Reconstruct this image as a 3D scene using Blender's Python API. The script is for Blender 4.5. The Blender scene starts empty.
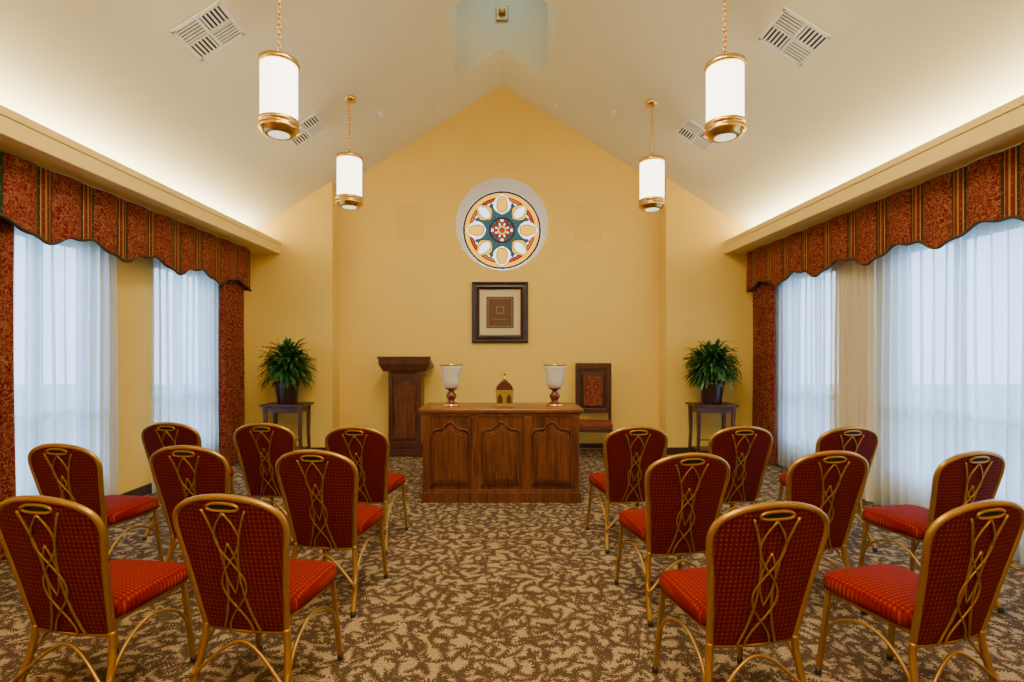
import bpy, bmesh, math, random
from mathutils import Vector, Matrix
random.seed(7)
scene = bpy.context.scene
COL = scene.collection
pi = math.pi
F=520.0; CX=502.0; HZ=350.0; CH=1.5
def PX(px,d): return (px-CX)/F*d
def PZ(py,d): return CH-(py-HZ)/F*d

# ------------------------------------------------------------ mesh builder
class MB:
    def __init__(s): s.v=[]; s.f=[]; s.m=[]; s.sm=[]
    def add(s,vs,fs,mi=0,smooth=False):
        o=len(s.v); s.v+= [tuple(v) for v in vs]
        for f in fs:
            s.f.append([i+o for i in f]); s.m.append(mi); s.sm.append(smooth)
    def box(s,x0,x1,y0,y1,z0,z1,mi=0):
        vs=[(x0,y0,z0),(x1,y0,z0),(x1,y1,z0),(x0,y1,z0),(x0,y0,z1),(x1,y0,z1),(x1,y1,z1),(x0,y1,z1)]
        s.add(vs,[(0,3,2,1),(4,5,6,7),(0,1,5,4),(1,2,6,5),(2,3,7,6),(3,0,4,7)],mi)
    def lathe(s,prof,c=(0,0,0),n=24,mi=0,cap=True):
        vs=[];fs=[]
        for r,z in prof:
            for i in range(n):
                a=2*pi*i/n; vs.append((c[0]+r*math.cos(a),c[1]+r*math.sin(a),c[2]+z))
        for k in range(len(prof)-1):
            for i in range(n):
                j=(i+1)%n; fs.append((k*n+i,k*n+j,(k+1)*n+j,(k+1)*n+i))
        if cap:
            fs.append(tuple(range(n))[::-1]); fs.append(tuple(range((len(prof)-1)*n,len(prof)*n)))
        s.add(vs,fs,mi,True)
    def tube(s,pts,r,n=8,closed=False,mi=0):
        pts=[Vector(p) for p in pts]; N=len(pts); vs=[];fs=[]
        ref=None
        for i,p in enumerate(pts):
            if closed: t=pts[(i+1)%N]-pts[(i-1)%N]
            else: t=pts[min(i+1,N-1)]-pts[max(i-1,0)]
            t.normalize()
            if ref is None:
                ref=Vector((0,0,1)) if abs(t.z)<.8 else Vector((1,0,0))
            u=(ref-t*ref.dot(t))
            if u.length<1e-4: u=t.orthogonal()
            u.normalize(); w=t.cross(u); ref=u
            rr=r[i] if isinstance(r,(list,tuple)) else r
            for k in range(n):
                a=2*pi*(k+.5)/n; vs.append(p+u*(rr*math.cos(a))+w*(rr*math.sin(a)))
        for i in range(N if closed else N-1):
            j=(i+1)%N
            for k in range(n):
                l=(k+1)%n; fs.append((i*n+k,i*n+l,j*n+l,j*n+k))
        if not closed:
            fs.append(tuple(range(n))[::-1]); fs.append(tuple(range((N-1)*n,N*n)))
        s.add(vs,fs,mi,n>4)
    def prism_y(s,poly,y0,y1,mi=0):
        n=len(poly)
        vs=[(x,y0,z) for x,z in poly]+[(x,y1,z) for x,z in poly]
        fs=[tuple(range(n)),tuple(range(n,2*n))[::-1]]+[(i,i+n,(i+1)%n+n,(i+1)%n) for i in range(n)]
        s.add(vs,fs,mi)
    def grid(s,fn,nu,nv,mi=0,smooth=True):
        vs=[fn(i/nu,j/nv) for j in range(nv+1) for i in range(nu+1)]
        fs=[(j*(nu+1)+i,j*(nu+1)+i+1,(j+1)*(nu+1)+i+1,(j+1)*(nu+1)+i) for j in range(nv) for i in range(nu)]
        s.add(vs,fs,mi,smooth)
    def obj(s,name,mats,parent=None,loc=None,bevel=0,fixn=True,**props):
        me=bpy.data.meshes.new(name); me.from_pydata(s.v,[],s.f)
        if not isinstance(mats,(list,tuple)): mats=[mats]
        for m in mats: me.materials.append(m)
        for p,mi,sm in zip(me.polygons,s.m,s.sm): p.material_index=mi; p.use_smooth=sm
        if fixn:
            bm=bmesh.new(); bm.from_mesh(me); bmesh.ops.recalc_face_normals(bm,faces=bm.faces); bm.to_mesh(me); bm.free()
        o=bpy.data.objects.new(name,me); COL.objects.link(o)
        if parent: o.parent=parent
        if loc: o.location=loc
        if bevel:
            b=o.modifiers.new("bevel","BEVEL"); b.width=bevel; b.segments=2; b.limit_method='ANGLE'
        for k,v in props.items(): o[k]=v
        return o
def empty(name,loc,label,cat,group=None,rz=0):
    e=bpy.data.objects.new(name,None); e.empty_display_size=.1; COL.objects.link(e)
    e.location=loc; e.rotation_euler=(0,0,rz); e["label"]=label; e["category"]=cat
    if group: e["group"]=group
    return e
def catmull(pts,n=6):
    P=[Vector(p) for p in pts]; out=[]
    for i in range(len(P)-1):
        a=P[max(i-1,0)];b=P[i];c=P[i+1];d=P[min(i+2,len(P)-1)]
        for k in range(n):
            t=k/n; out.append(.5*((2*b)+(c-a)*t+(2*a-5*b+4*c-d)*t*t+(3*b-a-3*c+d)*t**3))
    out.append(P[-1]); return out
def copy_tree(root):
    r=root.copy(); COL.objects.link(r)
    def rec(src,dst):
        for ch in list(src.children):
            c=ch.copy(); c.parent=dst; COL.objects.link(c); rec(ch,c)
    rec(root,r); return r

# ------------------------------------------------------------ materials
class NT:
    def __init__(s,name):
        s.m=bpy.data.materials.new(name); s.m.use_nodes=True; s.t=s.m.node_tree
        s.b=s.t.nodes["Principled BSDF"]; s.out=s.t.nodes["Material Output"]
    def n(s,ty,**kw):
        x=s.t.nodes.new(ty)
        for k,v in kw.items(): setattr(x,k,v)
        return x
    def l(s,a,b): s.t.links.new(a,b)
    def setin(s,sock,v):
        if isinstance(v,bpy.types.NodeSocket): s.l(v,sock)
        else: sock.default_value=v
    def math(s,op,a,b=0.0,c=None,clamp=False):
        x=s.n('ShaderNodeMath',operation=op,use_clamp=clamp)
        s.setin(x.inputs[0],a); s.setin(x.inputs[1],b)
        if c is not None: s.setin(x.inputs[2],c)
        return x.outputs[0]
    def mix(s,f,a,b):
        x=s.n('ShaderNodeMix',data_type='RGBA'); s.setin(x.inputs[0],f)
        for k,v in ((6,a),(7,b)):
            if isinstance(v,tuple): v=(*v[:3],1)
            s.setin(x.inputs[k],v)
        return x.outputs[2]
    def coord(s,kind='Object'): return s.n('ShaderNodeTexCoord').outputs[kind]
    def map(s,v,scale=(1,1,1),loc=(0,0,0),rot=(0,0,0)):
        x=s.n('ShaderNodeMapping'); s.l(v,x.inputs[0]); x.inputs['Scale'].default_value=scale
        x.inputs['Location'].default_value=loc; x.inputs['Rotation'].default_value=rot; return x.outputs[0]
    def noise(s,v,scale,detail=2,rough=.5,dist=0):
        x=s.n('ShaderNodeTexNoise'); s.l(v,x.inputs['Vector']); x.inputs['Scale'].default_value=scale
        x.inputs['Detail'].default_value=detail; x.inputs['Roughness'].default_value=rough; x.inputs['Distortion'].default_value=dist
        return x.outputs['Fac']
    def sep(s,v):
        x=s.n('ShaderNodeSeparateXYZ'); s.l(v,x.inputs[0]); return x.outputs
    def step(s,a,lo,hi):
        x=s.n('ShaderNodeMapRange'); s.l(a,x.inputs[0]); x.inputs[1].default_value=lo; x.inputs[2].default_value=hi
        return x.outputs[0]
    def base(s,c):
        if isinstance(c,tuple): s.b.inputs['Base Color'].default_value=(*c[:3],1)
        else: s.l(c,s.b.inputs['Base Color'])
    def bump(s,h,strength=.2,dist=.01):
        x=s.n('ShaderNodeBump'); s.l(h,x.inputs['Height']); x.inputs['Strength'].default_value=strength
        x.inputs['Distance'].default_value=dist; s.l(x.outputs[0],s.b.inputs['Normal'])
    def rm(s,r,m=0): s.b.inputs['Roughness'].default_value=r; s.b.inputs['Metallic'].default_value=m; return s
def paint(name,c,rough=.7,var=.06,metal=0,sc=3):
    t=NT(name); co=t.coord(); nz=t.noise(co,sc,4)
    t.base(t.mix(nz,tuple(x*(1-var) for x in c),tuple(min(1,x*(1+var)) for x in c))); t.rm(rough,metal)
    t.bump(t.noise(co,120,3),.05,.003); return t.m
M_wall=paint("wall_yellow_paint",(.82,.56,.105),var=.03)
M_ceil=paint("ceiling_cream_paint",(.80,.755,.54),var=.03)
M_shaft=paint("shaft_paint",(.70,.62,.36))
M_soffit=paint("soffit_cream_paint",(.82,.61,.19),var=.03)
M_white=paint("white_plaster",(.85,.85,.85))
M_grille=paint("white_enamel",(.80,.80,.76),.4)
M_black=paint("black_void",(.01,.01,.01),.9)
M_void=paint("duct_grey",(.03,.03,.03),.9)
M_brass=paint("polished_brass",(.72,.46,.13),.25,.1,1)
M_gold=paint("chair_bronze_gold_metal",(.41,.222,.042),.36,.18,.75,12)
M_rubber=paint("dark_rubber",(.03,.025,.02),.7)
M_skirt=paint("dark_brown_vinyl",(.05,.025,.015),.5)
M_wallpanel=paint("wall_panel_darker_yellow",(.775,.525,.10),.8,.03)

def wood(name,c1,c2,rough=.35,axis='Z',sc=1.0):
    t=NT(name); co=t.coord()
    scl={'Z':(14,14,1.2),'X':(1.2,14,14),'Y':(14,1.2,14)}[axis]
    v=t.map(co,tuple(k*sc for k in scl)); n=t.noise(v,1.6,6,.6,1.2)
    g=t.noise(t.map(co,tuple(k*sc*5 for k in scl)),2,3)
    f=t.math('ADD',t.step(n,.3,.7),t.math('MULTIPLY',t.math('SUBTRACT',g,.5),.5),clamp=True)
    t.base(t.mix(f,c1,c2)); t.rm(rough); t.bump(n,.12,.004); return t.m
M_oak=wood("stained_oak",(.032,.007,.003),(.20,.055,.014),.36)
M_oakx=wood("stained_oak_top",(.08,.022,.007),(.24,.075,.02),.28,'X')
M_dark=wood("mahogany",(.03,.008,.004),(.11,.028,.010),.35)
M_frame=wood("walnut_frame",(.012,.004,.003),(.05,.018,.009),.35,'X')

def carpet():
    t=NT("leaf_pattern_carpet"); co=t.coord()
    masks=[]
    for sc,off,curv in ((8.2,0,4.2),(8.2,7.37,-4.6),(9.2,3.11,3.2),(9.8,5.3,-3.5)):
        wob=t.n('ShaderNodeTexNoise'); t.l(t.map(co,loc=(off,off*1.7,0)),wob.inputs['Vector']); wob.inputs['Scale'].default_value=8
        vm=t.n('ShaderNodeVectorMath',operation='SCALE'); t.l(wob.outputs['Color'],vm.inputs[0]); vm.inputs['Scale'].default_value=.09
        va=t.n('ShaderNodeVectorMath',operation='ADD'); t.l(t.map(co,loc=(off,off*1.7,0)),va.inputs[0]); t.l(vm.outputs[0],va.inputs[1])
        fl=t.n('ShaderNodeVectorMath',operation='MULTIPLY'); t.l(va.outputs[0],fl.inputs[0]); fl.inputs[1].default_value=(1,1,0)
        vo=t.n('ShaderNodeTexVoronoi',voronoi_dimensions='2D'); t.l(fl.outputs[0],vo.inputs['Vector']); vo.inputs['Scale'].default_value=sc
        vo.inputs['Randomness'].default_value=.75
        d=t.n('ShaderNodeVectorMath',operation='SUBTRACT'); t.l(fl.outputs[0],d.inputs[0]); t.l(vo.outputs['Position'],d.inputs[1])
        c=t.sep(vo.outputs['Color']); ang=t.math('MULTIPLY',c[0],6.283)
        ro=t.n('ShaderNodeVectorRotate',rotation_type='Z_AXIS'); t.l(d.outputs[0],ro.inputs['Vector']); t.l(ang,ro.inputs['Angle'])
        s=t.sep(ro.outputs[0]); u=t.math('ABSOLUTE',t.math('ADD',s[0],t.math('MULTIPLY',t.math('MULTIPLY',s[1],s[1]),curv))); v=s[1]
        w=t.math('SUBTRACT',.017,t.math('MULTIPLY',t.math('MULTIPLY',v,v),3.4))
        teeth=t.math('SINE',t.math('MULTIPLY',t.math('ADD',v,t.math('MULTIPLY',u,.9)),330))
        w2=t.math('ADD',w,t.math('MULTIPLY',teeth,.007))
        inside=t.step(t.math('SUBTRACT',w2,u),-.0015,.0015)
        slit=t.math('MAXIMUM',t.step(teeth,-.8,-.3),t.step(t.math('SUBTRACT',.007,u),-.002,.002))
        masks.append(t.math('MULTIPLY',inside,slit))
    m=t.math('MAXIMUM',t.math('MAXIMUM',masks[0],masks[1]),t.math('MAXIMUM',masks[2],masks[3]))
    fine=t.noise(co,240,2,.7); mid=t.noise(co,95,2,.6)
    tan=t.mix(t.step(fine,.3,.7),(.21,.135,.065),(.50,.36,.195))
    tan=t.mix(t.math('MULTIPLY',t.step(mid,.52,.60),.6),tan,(.11,.062,.03))
    dk=t.mix(fine,(.020,.011,.006),(.105,.06,.03))
    t.base(t.mix(t.math('MULTIPLY',m,.95),tan,dk)); t.rm(.95); t.b.inputs['Specular IOR Level'].default_value=.1; t.bump(fine,.35,.004); return t.m
M_carpet=carpet()

def dots(name,ax,c1,c2,k=105,amt=.7):
    t=NT(name); co=t.coord(); s=t.sep(co); a,b=s[ax[0]],s[ax[1]]
    p=t.math('SINE',t.math('MULTIPLY',t.math('ADD',a,b),k)); q=t.math('SINE',t.math('MULTIPLY',t.math('SUBTRACT',a,b),k))
    m=t.step(t.math('MULTIPLY',p,q),.5,.8)
    line=t.step(t.math('MULTIPLY',p,q),-.9,-.6)
    n=t.noise(co,90,2)
    base=t.mix(n,tuple(x*.75 for x in c1),tuple(x*1.25 for x in c1))
    t.base(t.mix(t.math('MULTIPLY',m,amt),t.mix(line,tuple(x*.4 for x in c1),base),c2)); t.rm(.9)
    t.b.inputs['Specular IOR Level'].default_value=.15
    t.bump(m,.15,.002); return t.m
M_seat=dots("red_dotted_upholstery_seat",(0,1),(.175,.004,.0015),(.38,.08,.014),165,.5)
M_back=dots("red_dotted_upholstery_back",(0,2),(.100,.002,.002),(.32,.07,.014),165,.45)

def damask(name,valance=False,dark=1.0):
    t=NT(name); co=t.coord()
    n=t.noise(co,11,3,.55,1.0); c=t.math('SINE',t.math('MULTIPLY',n,60))
    scr=t.step(c,.35,.6); n2=t.noise(co,40,2); blot=t.step(n2,.57,.61)
    red=t.mix(t.noise(co,60,2),(.085,.001,.003),(.18,.004,.004))
    col=t.mix(t.math('MULTIPLY',t.math('MAXIMUM',scr,t.math('MULTIPLY',blot,.6)),.5),red,(.38,.19,.06))
    if valance:
        y=t.sep(co)[1]; f=t.math('FRACT',t.math('DIVIDE',t.math('ADD',y,50.0),.40))
        band=t.math('MULTIPLY',t.step(f,.66,.665),t.step(f,1.0,.995))
        g=t.math('DIVIDE',t.math('SUBTRACT',f,.66),.34)
        def bandm(a,b_): return t.math('MULTIPLY',t.step(g,a,a+.01),t.step(g,b_,b_-.01))
        G=(.022,.032,.010); Y=(.40,.23,.06)
        st=t.mix(bandm(.0,.18),(.14,.010,.005),G)
        st=t.mix(bandm(.18,.24),st,Y); st=t.mix(bandm(.44,.56),st,(.32,.16,.04))
        st=t.mix(bandm(.76,.82),st,Y); st=t.mix(bandm(.82,1.0),st,G)
        st=t.mix(t.math('MULTIPLY',blot,.35),st,(.25,.12,.035))
        col=t.mix(band,col,st)
    t.base(col); t.rm(.8); t.b.inputs['Specular IOR Level'].default_value=.2; return t.m
M_drape=damask("red_gold_damask"); M_val=damask("red_gold_striped_valance",True)
M_cord=paint("dark_green_cord",(.05,.03,.012),.8)

def sheer(name="white_sheer_voile",a=(.80,.89,1.0),b_=(.84,.87,.94)):
    t=NT(name); t.t.nodes.remove(t.b)
    tl=t.n('ShaderNodeBsdfTranslucent'); tl.inputs[0].default_value=(*a,1)
    df=t.n('ShaderNodeBsdfDiffuse'); df.inputs[0].default_value=(*b_,1)
    tr=t.n('ShaderNodeBsdfTransparent')
    m1=t.n('ShaderNodeMixShader'); m1.inputs[0].default_value=.15; t.l(tl.outputs[0],m1.inputs[1]); t.l(df.outputs[0],m1.inputs[2])
    lw=t.n('ShaderNodeLayerWeight'); lw.inputs[0].default_value=.35
    f=t.math('SUBTRACT',.24,t.math('MULTIPLY',lw.outputs['Facing'],.22))
    m2=t.n('ShaderNodeMixShader'); t.l(f,m2.inputs[0]); t.l(m1.outputs[0],m2.inputs[1]); t.l(tr.outputs[0],m2.inputs[2])
    t.l(m2.outputs[0],t.out.inputs[0]); return t.m
M_sheer=sheer()
def glassy():
    t=NT("window_glass"); t.t.nodes.remove(t.b)
    g=t.n('ShaderNodeBsdfGlossy'); g.inputs['Roughness'].default_value=.05
    tr=t.n('ShaderNodeBsdfTransparent'); m=t.n('ShaderNodeMixShader'); m.inputs[0].default_value=.95
    t.l(g.outputs[0],m.inputs[1]); t.l(tr.outputs[0],m.inputs[2]); t.l(m.outputs[0],t.out.inputs[0]); return t.m
M_glass=glassy()
def shade(name="opal_lamp_glass",st=6.0):
    t=NT(name); co=t.coord()
    t.base((.9,.88,.82)); t.rm(.3)
    n=t.noise(co,8,1); t.l(t.mix(n,(1,.86,.60),(1,.93,.76)),t.b.inputs['Emission Color']); t.b.inputs['Emission Strength'].default_value=st
    return t.m
M_shade=shade(); M_lens=shade("lamp_lens",1.5)
def stained():
    t=NT("stained_glass"); a=t.n('ShaderNodeAttribute',attribute_name="tint")
    t.base((.01,.01,.01)); t.b.inputs['Specular IOR Level'].default_value=.2
    t.l(a.outputs['Color'],t.b.inputs['Emission Color']); t.b.inputs['Emission Strength'].default_value=1.0; t.rm(.35); return t.m  # backlight is put into the panes as emission, no lamp behind them
M_stain=stained()
def leafm():
    t=NT("glossy_leaf_green"); co=t.coord(); n=t.noise(co,14,2)
    t.base(t.mix(t.step(n,.35,.65),(.006,.03,.006),(.05,.17,.025))); t.rm(.35); return t.m
M_leaf=leafm()
M_pot=paint("dark_brown_glazed_pot",(.03,.012,.008),.3)
M_soil=paint("potting_soil",(.02,.012,.008),.95)
M_mat=paint("beige_picture_mat",(.62,.54,.34),.9)
M_print=paint("brown_print",(.12,.055,.022),.7,.4,0,18)
M_printl=paint("tan_print_lines",(.26,.14,.055),.7)
M_gilt=paint("antique_gilt",(.45,.28,.09),.4,.2,.6,20)
M_cup=paint("frosted_cup_glass",(.66,.63,.52),.2)
M_stem=paint("amber_brown_ceramic",(.13,.02,.008),.2,.3,0,20)
M_box=paint("aged_brass_casket",(.34,.25,.03),.4,.3,.4,40)
M_boxred=paint("dark_red_lid",(.09,.012,.008),.4,.3)
M_tapestry=damask("brown_tapestry")
M_grass=paint("lawn",(.22,.26,.22),.95,.3)
M_frameW=paint("white_window_frame",(.25,.28,.32),.5)
M_cream=sheer("cream_voile",(.6,.54,.38),(.90,.84,.68))
for nd in M_cream.node_tree.nodes:
    if nd.type=='MIX_SHADER' and not nd.inputs[0].is_linked: nd.inputs[0].default_value=.8

ST=dict(kind="structure")
# ------------------------------------------------------------ room shell
XW=3.7; YB=7.48; YC=7.8; YR=-2.0; AP=5.47; SL=.63; T=.16
def cz(x): return AP-SL*abs(x)
b=MB(); b.box(-XW-T,XW+T,YR-T,YC+.7,-.12,0); b.obj("floor",M_carpet,**ST)
wins={'L':[(3.70,4.74),(5.52,6.62)],'R':[(2.4,4.92),(5.72,6.72)]}
SILL=.34; HEAD=2.45
def sidewall(name,sgn,ws):
    b=MB(); xi=sgn*XW; xo=sgn*(XW+T); a,c=min(xi,xo),max(xi,xo)
    b.box(a,c,YR,YB+.02,0,SILL); b.box(a,c,YR,YB+.02,HEAD,3.16)
    y=YR
    for w0,w1 in ws: b.box(a,c,y,w0,SILL,HEAD); y=w1
    b.box(a,c,y,YB+.02,SILL,HEAD); b.obj(name,M_wall,**ST)
sidewall("wall_left",-1,wins['L']); sidewall("wall_right",1,wins['R'])
b=MB(); b.prism_y([(-XW-T,0),(XW+T,0),(XW+T,cz(XW+T)),(0,AP),(-XW-T,cz(XW+T))],YR-T,YR); b.obj("wall_rear",M_wall,**ST)
RC=3.385; RR=.69; JX=2.46; JXL=2.44; JXR=2.36
b=MB()
for s in (-1,1):
    J=JXL if s<0 else JXR
    arc=[(s*RR*math.sin(a),YC,RC+RR*math.cos(a)) for a in [pi*i/40 for i in range(41)]]
    vs=[(0,YC,0),(s*J,YC,0),(s*J,YC,cz(J)+.05),(0,YC,AP+.05)]+arc
    b.add(vs,[tuple(range(len(vs)))])
    poly=[(s*J,0),(s*(XW+T),0),(s*(XW+T),cz(XW+T)+.05),(s*J,cz(J)+.05)]
    b.prism_y(poly,YB,YC+.1)
b.obj("wall_back",M_wall,fixn=False,**ST)
b=MB(); N=64
def rv(u,v):
    a=2*pi*u; r=RR+(.615-RR)*v; return (r*math.cos(a),YC+.40*v,RC+r*math.sin(a))
b.grid(rv,N,4); b.obj("trim_1",M_white,**ST)
OX=.6; OY0=5.5; OY1=6.85; EX=XW+T
b=MB()
for s in (-1,1):
    def q(x0,x1,y0,y1): b.add([(s*x0,y0,cz(x0)),(s*x1,y0,cz(x1)),(s*x1,y1,cz(x1)),(s*x0,y1,cz(x0))],[(0,1,2,3)])
    q(OX,EX,YR-T,YC+.1); q(0,OX,YR-T,OY0); q(0,OX,OY1,YC+.1)
b.obj("ceiling",M_ceil,**ST)
ST_=6.45
b=MB()
for s in (-1,1):
    b.add([(s*OX,OY0,cz(OX)),(s*OX,OY1,cz(OX)),(s*OX,OY1,ST_),(s*OX,OY0,ST_)],[(0,1,2,3)])
for y in (OY0,OY1):
    b.add([(-OX,y,cz(OX)),(0,y,AP),(OX,y,cz(OX)),(OX,y,ST_),(-OX,y,ST_)],[(0,1,2,3,4)])
b.add([(-OX,OY0,ST_),(OX,OY0,ST_),(OX,OY1,ST_),(-OX,OY1,ST_)],[(0,1,2,3)])
b.obj("trim_2",M_shaft,**ST)
for i,s in enumerate((-1,1)):
    b=MB(); x0,x1=sorted((s*3.19,s*XW))
    b.box(x0,x1,YR,YB,2.88,3.0)
    xa,xb=sorted((s*3.18,s*3.26)); b.box(xa,xb,YR,YB,3.0,3.06)
    b.obj("trim_%d"%(3+i),M_soffit,bevel=.006,**ST)
for nm,(x0,x1,y0,y1) in {"baseboard_left":(-XW,-XW+.015,YR,YB),"baseboard_right":(XW-.015,XW,YR,YB)}.items():
    b=MB(); b.box(x0,x1,y0,y1,0,.1); b.obj(nm,M_skirt,**ST)
b=MB(); b.box(-JXL,JXR,YC-.015,YC,0,.1)
for s in (-1,1):
    x0,x1=sorted((s*(JXL if s<0 else JXR),s*XW)); b.box(x0,x1,YB-.015,YB,0,.1)
b.obj("baseboard_back",M_skirt,**ST)
k=1
for sd,s in (('L',-1),('R',1)):
    for (w0,w1) in wins[sd]:
        b=MB(); xa,xb=sorted((s*(XW+.05),s*(XW+.11)))
        fw=.05
        b.box(xa,xb,w0,w1,SILL,SILL+fw); b.box(xa,xb,w0,w1,HEAD-fw,HEAD)
        b.box(xa,xb,w0,w0+fw,SILL,HEAD); b.box(xa,xb,w1-fw,w1,SILL,HEAD)
        nm=max(2,round((w1-w0)/.62))
        for j in range(1,nm):
            y=w0+(w1-w0)*j/nm; b.box(xa,xb,y-.03,y+.03,SILL,HEAD)
        b.box(xa,xb,w0,w1,.93,.99)
        xm=s*(XW+.08); b.add([(xm,w0,SILL),(xm,w1,SILL),(xm,w1,HEAD),(xm,w0,HEAD)],[(0,1,2,3)],1)
        b.obj("window_%d"%k,[M_frameW,M_glass],**ST); k+=1
        L=bpy.data.lights.new("daylight_portal",'AREA'); L.shape='RECTANGLE'; L.size=HEAD-SILL; L.size_y=w1-w0
        try: L.cycles.is_portal=True
        except Exception as e: print(e)
        lo=bpy.data.objects.new("daylight_portal",L); COL.objects.link(lo)
        lo.location=(s*(XW+.2),(w0+w1)/2,(SILL+HEAD)/2); lo.rotation_euler=(0,s*pi/2,0)
# rose window
def region(x,y):
    r=math.hypot(x,y); th=math.atan2(x,y)
    if r>.955: return 0
    k8=round(th/(pi/4)); d8=th-k8*pi/4
    kq=math.floor(th/(pi/4)); q=th-(kq+.5)*pi/4
    if r<.06: return 1
    if r<.12: return 9
    if r<.29:
        k=math.floor(th/(pi/8)+.5)%16
        if r<.20: return (3,4)[k%2]
        return (4,3,8,3)[k%4]
    if r<.325: return 7
    rr_=r*math.cos(d8); lat=abs(r*math.sin(d8)); big=k8%2==0
    a0,a1=.40,(.945 if big else .90); hw=.235 if big else .20
    if a0<rr_<a1:
        t=(rr_-a0)/(a1-a0); w=hw*math.sin(pi*min(1,t)**.85)**.8
        if lat<w*.58 and .12<t<.86: return 9 if big else 6
        if lat<w: return 6 if big else 9
    ra=r*math.cos(q); la=abs(r*math.sin(q))
    if r<.335+.12*abs(math.cos(4*th)): return 8
    t=(ra-.38)/(.36)
    if 0<t<1 and la<.10*(1-t)**.5*(1+.4*math.sin(t*9)): return 8
    if r>.84: return 9
    if r>.76: return 5 if kq%2 else 12
    if r<.50: return 11
    return 6
tints={0:(.001,.001,.001),1:(.7,.0,.0),3:(.55,.0,.0),4:(1.6,1.8,1.7),5:(.75,.006,.0),6:(2.1,2.4,2.3),7:(.0,.03,.10),8:(.0,.11,.125),9:(2.0,.88,.0),11:(.03,.55,.70),12:(1.1,.16,.0)}
NR,NA=80,320
vs=[];fs=[];cols=[]
R=.615; ny=YC+.38
for j in range(NR+1):
    for i in range(NA):
        a=2*pi*i/NA; r=R*j/NR if j else .0005; vs.append((r*math.sin(a),ny,RC+r*math.cos(a)))
for j in range(NR):
    for i in range(NA):
        fs.append((j*NA+i,j*NA+(i+1)%NA,(j+1)*NA+(i+1)%NA,(j+1)*NA+i))
        a=2*pi*(i+.5)/NA; r=(j+.5)/NR; x,y=r*math.sin(a),r*math.cos(a); id0=region(x,y); e=.011
        if any(region(x+dx,y+dy)!=id0 for dx,dy in ((e,0),(-e,0),(0,e),(0,-e))): cols.append((.001,.001,.001))
        else: cols.append(tints[id0])
me=bpy.data.meshes.new("window_5"); me.from_pydata(vs,[],fs); ca=me.color_attributes.new("tint",'FLOAT_COLOR','CORNER')
for p,c in zip(me.polygons,cols):
    for li in p.loop_indices: ca.data[li].color=(*c,1)
me.materials.append(M_stain); o=bpy.data.objects.new("window_5",me); COL.objects.link(o); o["kind"]="structure"
b=MB(); b.box(-30,-XW-T-.01,-15,25,-.35,-.15); b.box(XW+T+.01,30,-15,25,-.35,-.15); b.obj("ground",M_grass,**ST)

# ------------------------------------------------------------ curtains
def sheet(s,x,y0,y1,z0,z1,amp,per,seed,nper=14):
    rnd=random.Random(seed); ph=[rnd.uniform(0,6.28) for _ in range(4)]
    n=int((y1-y0)/per*nper)
    def fn(u,v):
        y=y0+(y1-y0)*u; z=z0+(z1-z0)*v; q=2*pi*y/per
        w=math.sin(q+1.2*math.sin(y*5+ph[0])+.3*math.sin(v*3+ph[1]))+.35*math.sin(2.3*q+ph[2]+.6*v)
        return (s*(x+amp*w*(1-.25*v)), y+.008*math.sin(v*5+y*9), z)
    return fn,n
def curtain(name,s,x,y0,y1,z0,z1,amp,per,seed,mat,label,group,cat="curtain"):
    b=MB(); fn,n=sheet(s,x,y0,y1,z0,z1,amp,per,seed); b.grid(fn,n,10)
    return b.obj(name,mat,fixn=False,label=label,category=cat,group=group)
sl="long white sheer voile curtain over a bright window"
curtain("sheer_curtain",-1,3.60,3.70,4.86,.02,2.84,.032,.11,1,M_sheer,sl,"sheer window curtains")
curtain("sheer_curtain",-1,3.60,5.35,6.66,.02,2.84,.032,.11,2,M_sheer,sl,"sheer window curtains")
curtain("sheer_curtain",1,3.60,2.3,4.98,.02,2.84,.032,.12,3,M_sheer,"wide white sheer curtain over window with mullions","sheer window curtains")
curtain("sheer_curtain",1,3.60,5.01,5.68,.02,2.84,.030,.09,4,M_cream,"cream gathered sheer curtain hanging against the wall pier","sheer window curtains")
curtain("sheer_curtain",1,3.60,5.71,6.86,.02,2.84,.032,.11,5,M_sheer,sl,"sheer window curtains")
dl="red and gold damask drape hanging in folds beside the window"
curtain("drape",-1,3.54,3.20,3.76,.02,2.84,.035,.11,6,M_drape,dl,"red damask drapes")
curtain("drape",-1,3.52,6.50,7.1,.02,2.84,.035,.11,7,M_drape,dl,"red damask drapes")
curtain("drape",1,3.52,6.72,7.26,.02,2.84,.035,.11,8,M_drape,dl,"red damask drapes")
for s,ye in ((-1,7.12),(1,7.28)):
    root=empty("valance",(s*3.45,4,2.87),"red gold and green striped fabric valance with scalloped hem under soffit","valance","window valances")
    y0=1.2
    def hem(y):
        q=((ye-y)/.80)%1
        return 2.31+.105*math.sin(pi*q)**1.3+ (.013*math.sin(6*pi*q))
    def face(u,v,y0=y0,ye=ye,s=s):
        y=y0+(ye-y0)*u; z=hem(y)+(2.87-hem(y))*v
        f=((y-4+50)/.40)%1; g=(f/.66) if f<.66 else (f-.66)/.34
        bul=.034*math.sin(pi*g)**.7 if f<.66 else .018*math.sin(pi*g)-.014
        return (-s*bul*(1-.35*v), y-4, z-2.87)
    b=MB(); b.grid(face,int((ye-y0)/.012),8)
    for y in (y0,ye):
        b.add([(0,y-4,hem(y)-2.87),(s*.245,y-4,hem(y)-2.87),(s*.245,y-4,0),(0,y-4,0)],[(0,1,2,3)])
    b.obj("valance_fabric",M_val,parent=root,fixn=False)
    b=MB(); pts=[(s*-.012,y0+(ye-y0)*i/240-4,hem(y0+(ye-y0)*i/240)-2.87) for i in range(241)]
    b.tube(pts,.013,6); b.obj("cord_trim",M_cord,parent=root)

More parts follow.
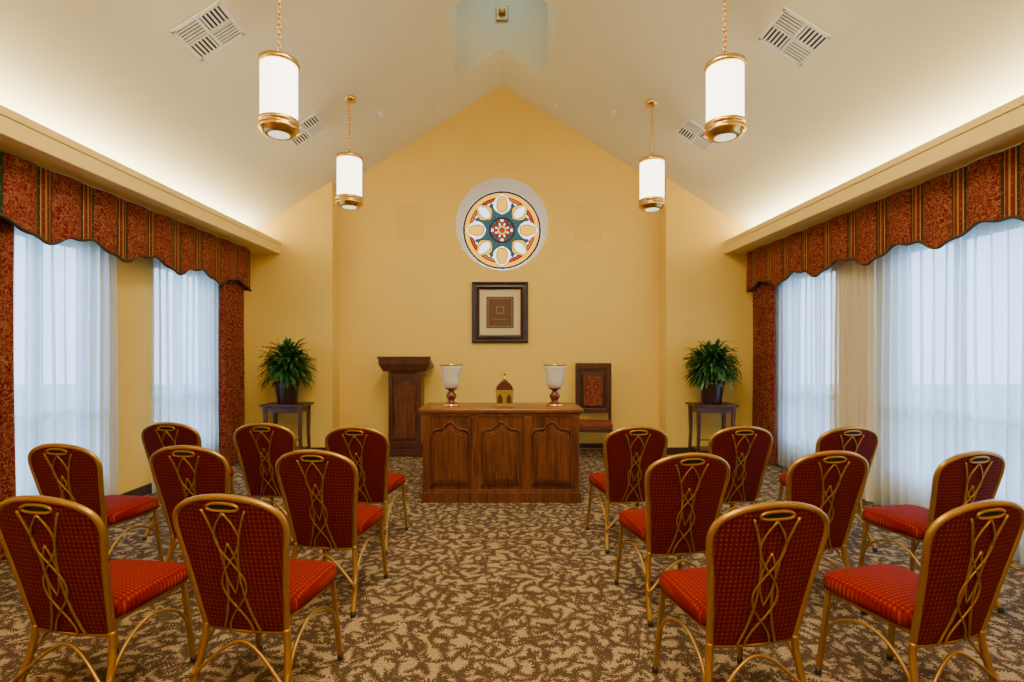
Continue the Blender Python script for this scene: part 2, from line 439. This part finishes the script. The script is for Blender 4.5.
# ------------------------------------------------------------ pendants
def make_pendant():
    root=empty("pendant_lamp",(0,0,0),"brass pendant lamp with white opal glass cylinder on a chain","lamp","hanging pendant lamps")
    zc=cz(1.745)-3.12
    b=MB(); b.lathe([(.001,-.04),(.03,-.035),(.07,-.02),(.075,0.02),(.001,.06)],(0,0,zc),20); b.obj("canopy",M_brass,root)
    b=MB(); z=.66; n=0
    while z<zc-.05:
        pts=[]
        for i in range(10):
            a=2*pi*i/10; u=.013*math.cos(a); w=.027*math.sin(a)
            pts.append((u,0,z+w) if n%2 else (0,u,z+w))
        b.tube(pts,.0048,5,True); z+=.04; n+=1
    b.obj("chain",M_brass,root)
    b=MB(); b.lathe([(.012,.66),(.016,.63),(.05,.605),(.10,.60),(.147,.592),(.152,.575),(.152,.555),(.138,.55)],(0,0,0),32); b.obj("lamp_cap",M_brass,root)
    b=MB(); b.lathe([(.137,.10),(.138,.12),(.138,.54),(.137,.555)],(0,0,0),36,cap=False); b.obj("lamp_shade",M_shade,root)
    b=MB(); b.lathe([(.138,.13),(.15,.125),(.154,.10),(.146,.095),(.146,.075),(.154,.07),(.152,.045),(.13,.035),(.128,.02),(.10,.012),(.08,.012),(.06,.02)],(0,0,0),32,cap=False)
    b.obj("lamp_base",M_brass,root)
    b=MB(); b.lathe([(.085,.013),(.06,.008),(.001,.006)],(0,0,0),24,cap=False); b.obj("lens",M_lens,root,label="small glowing frosted lens under the lamp")
    return root
p0=make_pendant(); p0.location=(-1.745,5.95,3.12)
for x,y,z in ((-1.745,4.07,3.17),(1.745,4.07,3.15),(1.745,6.05,3.12)):
    p=copy_tree(p0); p.location=(x,y,z)
    if z>3.13:
        for c in p.children:
            if c.name.startswith("canopy"): c.location.z-=.04

# ------------------------------------------------------------ vents / sprinklers
def make_vent():
    b=MB(); w,h=.215,.20; t=.025
    b.box(-w,w,-h,-h+t,-.015,.0); b.box(-w,w,h-t,h,-.015,0); b.box(-w,-w+t,-h,h,-.015,0); b.box(w-t,w,-h,h,-.015,0)
    b.box(-.012,.012,-h,h,-.014,0); b.box(-w,w,-.008,.008,-.014,0)
    b.box(-w+.01,w-.01,-h+.01,h-.01,-.002,.0,1)
    for sx in (-1,1):
        for sy in (-1,1):
            for i in range(5):
                if sx*sy>0:
                    yy=sy*(.026+i*.031); b.box(min(sx*.012,sx*(w-t)),max(sx*.012,sx*(w-t)),yy-.007,yy+.007,-.012,-.003)
                else:
                    xx=sx*(.03+i*.034); b.box(xx-.008,xx+.008,min(sy*.008,sy*(h-t)),max(sy*.008,sy*(h-t)),-.012,-.003)
    return b.obj("air_vent",[M_grille,M_void],label="white square metal ceiling air diffuser on sloped ceiling",category="air vent",group="ceiling air vents")
v0=make_vent(); ang=math.atan(SL)
for i,(x,y) in enumerate(((-2.31,4.1),(2.33,4.15),(-2.27,6.0),(2.29,6.1))):
    v=v0 if i==0 else v0.copy()
    if i: COL.objects.link(v)
    v.location=(x,y,cz(x)-.004); v.rotation_euler=(0,-ang if x<0 else ang,0)
b=MB(); b.lathe([(.001,0),(.03,0),(.03,-.008),(.012,-.012),(.01,-.04),(.025,-.042),(.025,-.046),(.001,-.046)],(0,0,0),14,cap=False)
s0=b.obj("sprinkler_head",M_grille,label="small round fire sprinkler on sloped ceiling",category="sprinkler",group="ceiling sprinklers")
for i,(px,py) in enumerate(((380,113),(437,107),(556,104),(614,111))):
    d=3.97/((HZ-py)/F+SL*abs(px-CX)/F); x=PX(px,d)
    s=s0 if i==0 else s0.copy()
    if i: COL.objects.link(s)
    s.location=(x,d,cz(x)); s.rotation_euler=(0,-ang if x<0 else ang,0)
b=MB(); b.box(-.08,.08,-.03,0,-.1,.1); b.lathe([(.05,-.03),(.05,.03)],(0,-.04,0),16)
b.obj("shaft_light_fixture",M_gilt,loc=(0,OY1-.001,PZ(14,OY1)),bevel=.01,label="small square fixture mounted inside the ceiling shaft",category="light fixture")
for px in (410,589):  # thin flush rectangles, slightly darker yellow than the wall
    b=MB(); b.box(-.2,.2,-.008,0,-.27,.27); b.box(-.185,.185,-.010,-.008,-.255,.255)
    b.obj("wall_panel",M_wallpanel,loc=(PX(px,YC),YC,PZ(222,YC)),bevel=.004,label="flush wall panel slightly darker than the yellow wall",category="speaker",group="flush wall panels")

# ------------------------------------------------------------ picture frame
root=empty("framed_picture",(PX(500,YC),YC,PZ(312.5,YC)),"dark wood framed brown artwork with beige mat on yellow wall","picture")
W,H=.42,.455
b=MB()
prof=[(0,0),(0,.05),(.02,.06),(.05,.045),(.075,.05),(.10,.025),(.115,.02),(.115,0)]
vs=[];fs=[];n=len(prof)
for cx,czz in ((-1,-1),(1,-1),(1,1),(-1,1)):
    for o_,h in prof: vs.append((cx*(W-o_),-h,czz*(H-o_)))
for k in range(4):
    l=(k+1)%4
    for i in range(n-1): fs.append((k*n+i,l*n+i,l*n+i+1,k*n+i+1))
b.add(vs,fs); b.obj("frame",M_frame,root)
b=MB(); b.tube([(-W+.118,-.022,-H+.118),(W-.118,-.022,-H+.118),(W-.118,-.022,H-.118),(-W+.118,-.022,H-.118)],.009,4,True)
b.obj("gilt_liner",M_gilt,root)
b=MB(); b.box(-W+.1,W-.1,-.012,-.005,-H+.1,H-.1); b.obj("mat_board",M_mat,root)
b=MB(); b.box(-.205,.205,-.018,-.013,-.235,.235)
b.box(-.185,.185,-.020,-.018,-.215,.215,1); b.box(-.17,.17,-.021,-.020,-.20,.20,0)
b.box(-.06,.06,-.0225,-.021,-.02,.09,1); b.box(-.045,.045,-.0235,-.0225,-.005,.075,0); b.box(-.11,.11,-.0225,-.021,-.11,-.10,1)
b.obj("print",[M_print,M_printl],root)

# ------------------------------------------------------------ altar desk
root=empty("altar_table",(PX(501,5.1),5.4,0),"wide stained oak altar table with three arched front panels","table")
b=MB(); w=.765; y0=-.28; y1=.28
b.box(-w,w,y0,y1,.0,.88); b.box(-w-.02,w+.02,y0-.02,y1+.02,0,.1); b.box(-w-.01,w+.01,y0-.012,y1+.012,.1,.125)
b.box(-w-.012,w+.012,y0-.012,y1+.012,.845,.88)
for xx in (-.735,-.265,.265,.735):
    b.box(xx-.035,xx+.035,y0-.014,y0,.125,.845)
b.obj("body",M_oak,root,bevel=.004)
b=MB(); b.box(-.81,.81,-.31,.31,.88,.925); b.obj("table_top",M_oakx,root,bevel=.012)
def arch_poly(w,z0,z1,rise):
    pts=[(-w,z0),(w,z0),(w,z1-rise)]
    for i in range(1,16):
        t=i/16; x=w*(1-2*t); pts.append((x,z1-rise+rise*(math.sin(pi*t)**.8)*(.72+.28*math.cos(4*pi*(t-.5)))))
    pts.append((-w,z1-rise)); return pts
for xc in (-.5,0,.5):
    b=MB(); P=arch_poly(.165,.20,.76,.1)
    b.prism_y([(xc+x,z) for x,z in P],y0-.016,y0-.001)
    Q=arch_poly(.14,.225,.73,.085)
    b.prism_y([(xc+x,z) for x,z in Q],y0-.026,y0-.016)
    c=[(xc+x,y0-.012,z) for x,z in arch_poly(.188,.175,.795,.11)]
    b.tube(c,.009,6,True)
    b.obj("front_panel",M_oak,root,bevel=.006)

# ------------------------------------------------------------ candle vases
root=empty("candle_vase",(PX(451.5,5.4),5.38,.925),"footed hurricane vase, frosted glass cup on amber stem","vase","altar hurricane vases")
b=MB(); b.lathe([(.001,0),(.085,0),(.09,.01),(.08,.025),(.05,.035),(.03,.05),(.045,.075),(.055,.10),(.045,.125),(.025,.145),(.03,.16),(.06,.175),(.062,.185),(.001,.185)],n=28); b.obj("stem",M_stem,root)
b=MB(); b.lathe([(.055,.183),(.075,.20),(.083,.25),(.09,.32),(.105,.385),(.118,.42),(.114,.42),(.10,.385),(.085,.32),(.077,.25),(.06,.21),(.001,.2)],n=28,cap=False); b.obj("glass_cup",M_cup,root)
b=MB(); b.lathe([(.116,.414),(.121,.42),(.121,.428),(.113,.428),(.112,.416)],n=28,cap=False); b.obj("gold_rim",M_brass,root)
b=MB(); b.lathe([(.084,.02),(.094,.012),(.092,.002)],n=28,cap=False); b.obj("foot_band",M_brass,root)
c=copy_tree(root); c.location=(PX(554.5,5.4),5.38,.925)
root=empty("ornate_casket",(PX(504.5,5.4),5.38,.925),"small brass casket with peaked dark lid and cross finial","ornament")
b=MB(); b.box(-.095,.095,-.07,.07,0,.015); b.box(-.088,.088,-.065,.065,.015,.15); b.box(-.096,.096,-.072,.072,.15,.162)
for xx in (-.045,.045):
    b.prism_y([(xx-.025,.03),(xx+.025,.03),(xx+.025,.09),(xx,.13),(xx-.025,.09)],-.07,-.064,1)
b.obj("casket_body",[M_box,M_boxred],root,bevel=.003)
b=MB(); b.prism_y([(-.09,.162),(.09,.162),(.082,.20),(.05,.235),(.02,.26),(-.02,.26),(-.05,.235),(-.082,.20)],-.062,.062); b.obj("lid",M_boxred,root,bevel=.008)
b=MB(); b.lathe([(.018,.26),(.012,.275),(.018,.29),(.006,.30)],n=12); b.box(-.006,.006,-.005,.005,.295,.345); b.box(-.02,.02,-.005,.005,.317,.329); b.obj("cross_finial",M_brass,root)

# ------------------------------------------------------------ lectern
root=empty("lectern",(PX(407,7.5),7.5,0),"dark carved mahogany lectern standing against the yellow wall","lectern")
b=MB(); b.box(-.27,.27,-.2,.2,0,.05); b.box(-.25,.25,-.185,.185,.05,.1); b.box(-.225,.225,-.165,.165,.1,1.2)
for xx in (-.2,.2): b.box(xx-.03,xx+.03,-.18,-.165,.1,1.2)
b.box(-.235,.235,-.178,.17,1.1,1.14); b.box(-.235,.235,-.178,.17,.12,.2)
b.obj("body",M_dark,root,bevel=.005)
b=MB(); b.prism_y(arch_poly(.145,.25,1.06,.1),-.176,-.165)
b.prism_y([(0,.45),(.05,.65),(0,.85),(-.05,.65)],-.184,-.176); b.tube([(x,-.17,z) for x,z in arch_poly(.16,.235,1.08,.11)],.008,6,True)
b.obj("front_panel",M_oak,root,bevel=.006)
b=MB()
vs=[(-.30,-.21,1.2),(.30,-.21,1.2),(.30,.2,1.2),(-.30,.2,1.2),(-.36,-.235,1.30),(.36,-.235,1.30),(.36,.235,1.24),(-.36,.235,1.24),(-.36,-.235,1.40),(.36,-.235,1.40),(.36,.235,1.27),(-.36,.235,1.27)]
b.add(vs,[(0,1,2,3),(0,4,5,1),(1,5,6,2),(2,6,7,3),(3,7,4,0),(4,8,9,5),(5,9,10,6),(6,10,11,7),(7,11,8,4),(8,11,10,9)])
b.box(-.375,.375,-.25,-.22,1.375,1.41)
b.obj("reading_desk",M_dark,root,bevel=.006)

# ------------------------------------------------------------ high back chair
root=empty("clergy_chair",(PX(594,7.4),7.42,0),"tall dark wood armless chair with tapestry back and striped seat","chair",rz=math.radians(-8))
b=MB(); b.box(-.26,-.215,.18,.23,0,1.3); b.box(.215,.26,.18,.23,0,1.3); b.box(-.26,.26,.175,.235,1.22,1.31); b.box(-.215,.215,.185,.225,.58,.65)
b.box(-.215,-.175,.19,.22,.65,1.22); b.box(.175,.215,.19,.22,.65,1.22); b.box(-.175,.175,.19,.22,1.16,1.22)
b.obj("back_frame",M_dark,root,bevel=.006)
b=MB(); b.box(-.175,.175,.18,.215,.65,1.16); b.obj("back_panel",M_frame,root,bevel=.01)
b=MB(); b.box(-.14,.14,.165,.181,.68,1.13); b.obj("upholstered_inset",M_drape,root,bevel=.01)
b=MB(); b.box(-.25,.25,-.25,.18,.36,.42); b.box(-.22,.22,-.2,-.17,.1,.13); b.box(-.245,-.22,-.2,.2,.14,.17); b.box(.22,.245,-.2,.2,.14,.17); b.obj("seat_frame",M_dark,root,bevel=.005)
b=MB(); b.box(-.25,.25,-.26,.17,.42,.49); b.obj("seat",M_drape,root,bevel=.02)
for sx in (-1,1):
    b=MB(); b.tube([(sx*.23,-.225,.37),(sx*.23,-.225,.2),(sx*.235,-.235,0)],[.028,.022,.018],4); b.obj("leg",M_dark,root)

# ------------------------------------------------------------ plant stands, plants
PY=7.06
def stand():
    root=empty("plant_stand",(0,0,0),"square mahogany plant stand with slender legs and low shelf","table","matching plant stands")
    b=MB(); b.box(-.29,.29,-.2,.2,.745,.775); b.obj("table_top",M_dark,root,bevel=.006)
    b=MB(); b.box(-.24,.24,-.16,.16,.66,.745); b.obj("apron",M_dark,root,bevel=.003)
    b=MB(); b.box(-.235,.235,-.155,.155,.14,.165)
    b.box(-.235,.235,-.165,-.155,.3,.315)
    b.obj("shelf",M_dark,root,bevel=.003)
    for sx in (-1,1):
        for sy in (-1,1):
            b=MB(); b.tube([(sx*.232,sy*.15,.74),(sx*.228,sy*.148,.4),(sx*.245,sy*.155,0)],[.034,.027,.022],4); b.obj("leg",M_dark,root)
    return root
st=stand(); st.location=(PX(287.5,PY),PY,0); st2=copy_tree(st); st2.location=(PX(711.5,PY),PY,0)
def plant(loc,seed):
    rnd=random.Random(seed)
    root=empty("potted_plant",loc,"lush green leafy houseplant in dark brown pot on stand","plant","matching potted plants")
    b=MB(); b.lathe([(.001,0),(.12,0),(.13,.02),(.155,.22),(.17,.26),(.175,.30),(.155,.30),(.15,.27),(.001,.27)],n=28,cap=False); b.obj("pot",M_pot,root)
    b=MB(); b.lathe([(.149,.272),(.1,.285),(.001,.29)],n=20,cap=False); b.obj("soil",M_soil,root)
    b=MB(); C=Vector((0,0,.56))
    for i in range(560):
        az=rnd.uniform(0,2*pi); zz=rnd.uniform(-.75,1); rr=math.sqrt(max(0,1-zz*zz))
        d=Vector((rr*math.cos(az),rr*math.sin(az),zz)); k0=rnd.uniform(.25,.9)
        p0=C+Vector((d.x*.24,d.y*.24,d.z*.27))*k0
        side=Vector((-math.sin(az),math.cos(az),0))
        L=rnd.uniform(.15,.27); w=rnd.uniform(.014,.026); out=(d+Vector((0,0,.35))+Vector((rnd.uniform(-.4,.4),rnd.uniform(-.4,.4),0))).normalized()
        droop=rnd.uniform(.06,.17); vs=[];n=6
        for k in range(n+1):
            t=k/n; p=p0+out*(L*t)+Vector((0,0,-droop*t*t))
            h=math.hypot(p.x,p.y)
            if h>.38: p.x*=.38/h; p.y*=.38/h
            ww=w*math.sin(pi*(.12+.88*t))**.7 if k<n else .001
            vs+= [p-side*ww, p+Vector((0,0,-.006)), p+side*ww]
        fs=[]
        for k in range(n):
            for c in (0,1): fs.append((k*3+c,k*3+c+1,(k+1)*3+c+1,(k+1)*3+c))
        b.add(vs,fs,0,True)
    for i in range(18):
        az=rnd.uniform(0,2*pi); r=rnd.uniform(.02,.12)
        b.tube([(r*.5*math.cos(az),r*.5*math.sin(az),.28),(r*math.cos(az),r*math.sin(az),.6)],.006,5)
    b.obj("foliage",M_leaf,root,fixn=False)
plant((PX(287.5,PY),PY,.775),3); plant((PX(711.5,PY),PY,.775),4)

# ------------------------------------------------------------ banquet chairs
TZ=[(.34,.180),(.46,.194),(.56,.205),(.68,.222),(.77,.236),(.81,.238),(.845,.230),(.872,.211),(.892,.182),(.908,.145),(.92,.10),(.927,.05),(.93,.0)]
def bw(z):
    for (a,wa),(c,wc) in zip(TZ,TZ[1:]):
        if a<=z<=c: return wa+(wc-wa)*(z-a)/(c-a)
    return 0
def by(z,u=0): return -.185-(z-.46)*.235-.018*(1-(u/.24)**2)
root=empty("banquet_chair",(0,0,0),"gold metal banquet chair with red dotted padded seat and back","chair","rows of banquet chairs")
b=MB()
def seat_shape(u,v):
    a=2*pi*u; ca,sa=math.cos(a),math.sin(a)
    e=.32
    X=math.copysign(abs(ca)**e,ca); Y=math.copysign(abs(sa)**e,sa)
    prof=[(.0,.400),(.90,.400),(.99,.412),(1.0,.435),(.995,.455),(.96,.472),(.85,.484),(.5,.492),(.0,.494)]
    q=v*(len(prof)-1); i=min(int(q),len(prof)-2); t=q-i
    r=prof[i][0]*(1-t)+prof[i+1][0]*t; z=prof[i][1]*(1-t)+prof[i+1][1]*t
    hw=.205+.022*(Y*r+1)/2
    return (X*r*hw, .025+Y*r*.215, z)
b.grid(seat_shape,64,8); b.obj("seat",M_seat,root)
b=MB()
def bp(side):
    def fn(u,v):
        z=.345+(.924-.345)*math.sin(v*pi/2); w=max(bw(z)-.006,.01); x=w*(2*u-1)
        edge=(1-abs(2*u-1)**6)*(1-abs(2*v-1)**10)
        return (x,by(z,x)+side*(.008+(.022 if side>0 else .006)*edge),z)
    return fn
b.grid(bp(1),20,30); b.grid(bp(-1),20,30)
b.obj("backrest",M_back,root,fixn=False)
half=[(w,z) for z,w in TZ]
path=[Vector((w,by(z,w)-.004,z)) for w,z in half]
full=path+[Vector((-p.x,p.y,p.z)) for p in path[:-1][::-1]]
b=MB(); b.tube(catmull(full,4),.0135,6)
b.tube([(-.178,by(.345,.178)-.002,.345),(0,by(.345,0)-.002,.34),(.178,by(.345,.178)-.002,.345)],.010,6)
b.obj("back_frame",M_gold,root)
b=MB()
def orn(f,z0=.35,z1=.88,r=.0055,n=40,dy=-.018):
    for sx in (-1,1):
        pts=[]
        for i in range(n+1):
            t=i/n; z=z0+(z1-z0)*t; x=sx*f(t); pts.append((x,by(z,x)+dy,z))
        b.tube(pts,r,5)
orn(lambda t:.030+.058*abs(2*t-.95)**2.0,r=.0055)
orn(lambda t:.052*math.cos(2.5*pi*t),r=.0045,dy=-.021,z1=.87)
orn(lambda t:.030*math.sin(pi*t),z0=.52,z1=.74,r=.004,dy=-.020,n=20)
b.obj("back_ornament",M_gold,root)
b=MB()
pts=[]
for i in range(24):
    a=2*pi*i/24; x=.068*math.copysign(abs(math.cos(a))**.7,math.cos(a)); z=.893+.016*math.sin(a)-.6*x*x; pts.append((x,by(z,x)-.017,z))
b.tube(pts,.0065,6,True)
b.add([(p[0]*.95,p[1]+.001,p[2]) for p in pts],[tuple(range(24))],1)
b.obj("grip",[M_gold,M_black],root,fixn=False)
b=MB()
b.tube([(-.19,.21,.392),(.19,.21,.392),(.175,-.17,.392),(-.175,-.17,.392)],.011,4,True)
for sx in (-1,1):
    b.tube(catmull([(sx*.212,.222,.14),(sx*.208,.15,.28),(sx*.20,.0,.34),(sx*.20,-.13,.28),(sx*.21,-.238,.14)],6),.0075,6)
b.tube(catmull([(-.21,-.235,.16),(0,-.2,.31),(.21,-.235,.16)],8),.0075,6)
b.obj("seat_frame",M_gold,root)
for sx in (-1,1):
    b=MB(); b.tube([(sx*.195,.195,.395),(sx*.205,.212,.2),(sx*.215,.232,.012)],.0135,4); b.lathe([(.014,0),(.015,.02),(.013,.03)],(sx*.215,.233,0),8,mi=1); b.obj("front_leg",[M_gold,M_rubber],root)
    b=MB(); b.tube(catmull([(sx*.183,by(.36,.183)-.004,.36),(sx*.190,-.178,.28),(sx*.205,-.21,.15),(sx*.222,-.275,.012)],5),.0145,6); b.lathe([(.015,0),(.016,.02),(.014,.03)],(sx*.222,-.277,0),8,mi=1); b.obj("rear_leg",[M_gold,M_rubber],root)
chairs=[(-1.78,2.01,-9),(-1.08,2.03,-9),(-2.66,3.13,-8),(-1.86,3.06,-6),(-1.06,2.93,-9),(-2.60,4.05,-6),(-1.84,4.0,-5),(-1.08,3.83,-8),
 (1.0,3.84,8),(1.78,3.84,6),(2.56,3.82,7),(1.03,2.84,9),(1.84,2.90,8),(2.64,2.90,13),(1.01,1.93,9),(1.81,1.95,15)]
for i,(x,y,a) in enumerate(chairs):
    c=root if i==0 else copy_tree(root)
    a=math.radians(a); off=Vector((0,-.30,0)); off.rotate(Matrix.Rotation(a,3,'Z'))
    c.location=(x-off.x,y-off.y,0); c.rotation_euler=(0,0,a)

# ------------------------------------------------------------ lights
def area(name,loc,rot,sx,sy,power,col):
    L=bpy.data.lights.new(name,'AREA'); L.shape='RECTANGLE'; L.size=sx; L.size_y=sy; L.energy=power; L.color=col
    o=bpy.data.objects.new(name,L); COL.objects.link(o); o.location=loc; o.rotation_euler=rot; return o
for s in (-1,1):
    area("cove_light",(s*3.5,3.4,3.03),(pi,s*math.radians(18),0),.1,8.0,105,(1,.97,.74))
area("shaft_daylight",(0,6.1,6.4),(0,0,0),.8,.8,9,(.50,.72,1))
for y,pw in ((-.6,220),(3.0,165)):
    area("room_fill",(0,y,5.0),(0,0,0),1.6,1.6,pw,(1,.85,.56))  # warm fill added overhead out of view, no fixture hangs there
W=bpy.data.worlds.new("sky"); scene.world=W; W.use_nodes=True
bg=W.node_tree.nodes["Background"]; bg.inputs[0].default_value=(.47,.69,1.0,1); bg.inputs[1].default_value=8.0
# ------------------------------------------------------------ camera
cam=bpy.data.cameras.new("camera"); co=bpy.data.objects.new("camera",cam); COL.objects.link(co)
co.location=(0,0,CH); co.rotation_euler=(pi/2,0,0); cam.sensor_width=36; cam.lens=F/1024*36
cam.shift_x=10/1024; cam.shift_y=9/1024; cam.clip_start=.05
scene.camera=co
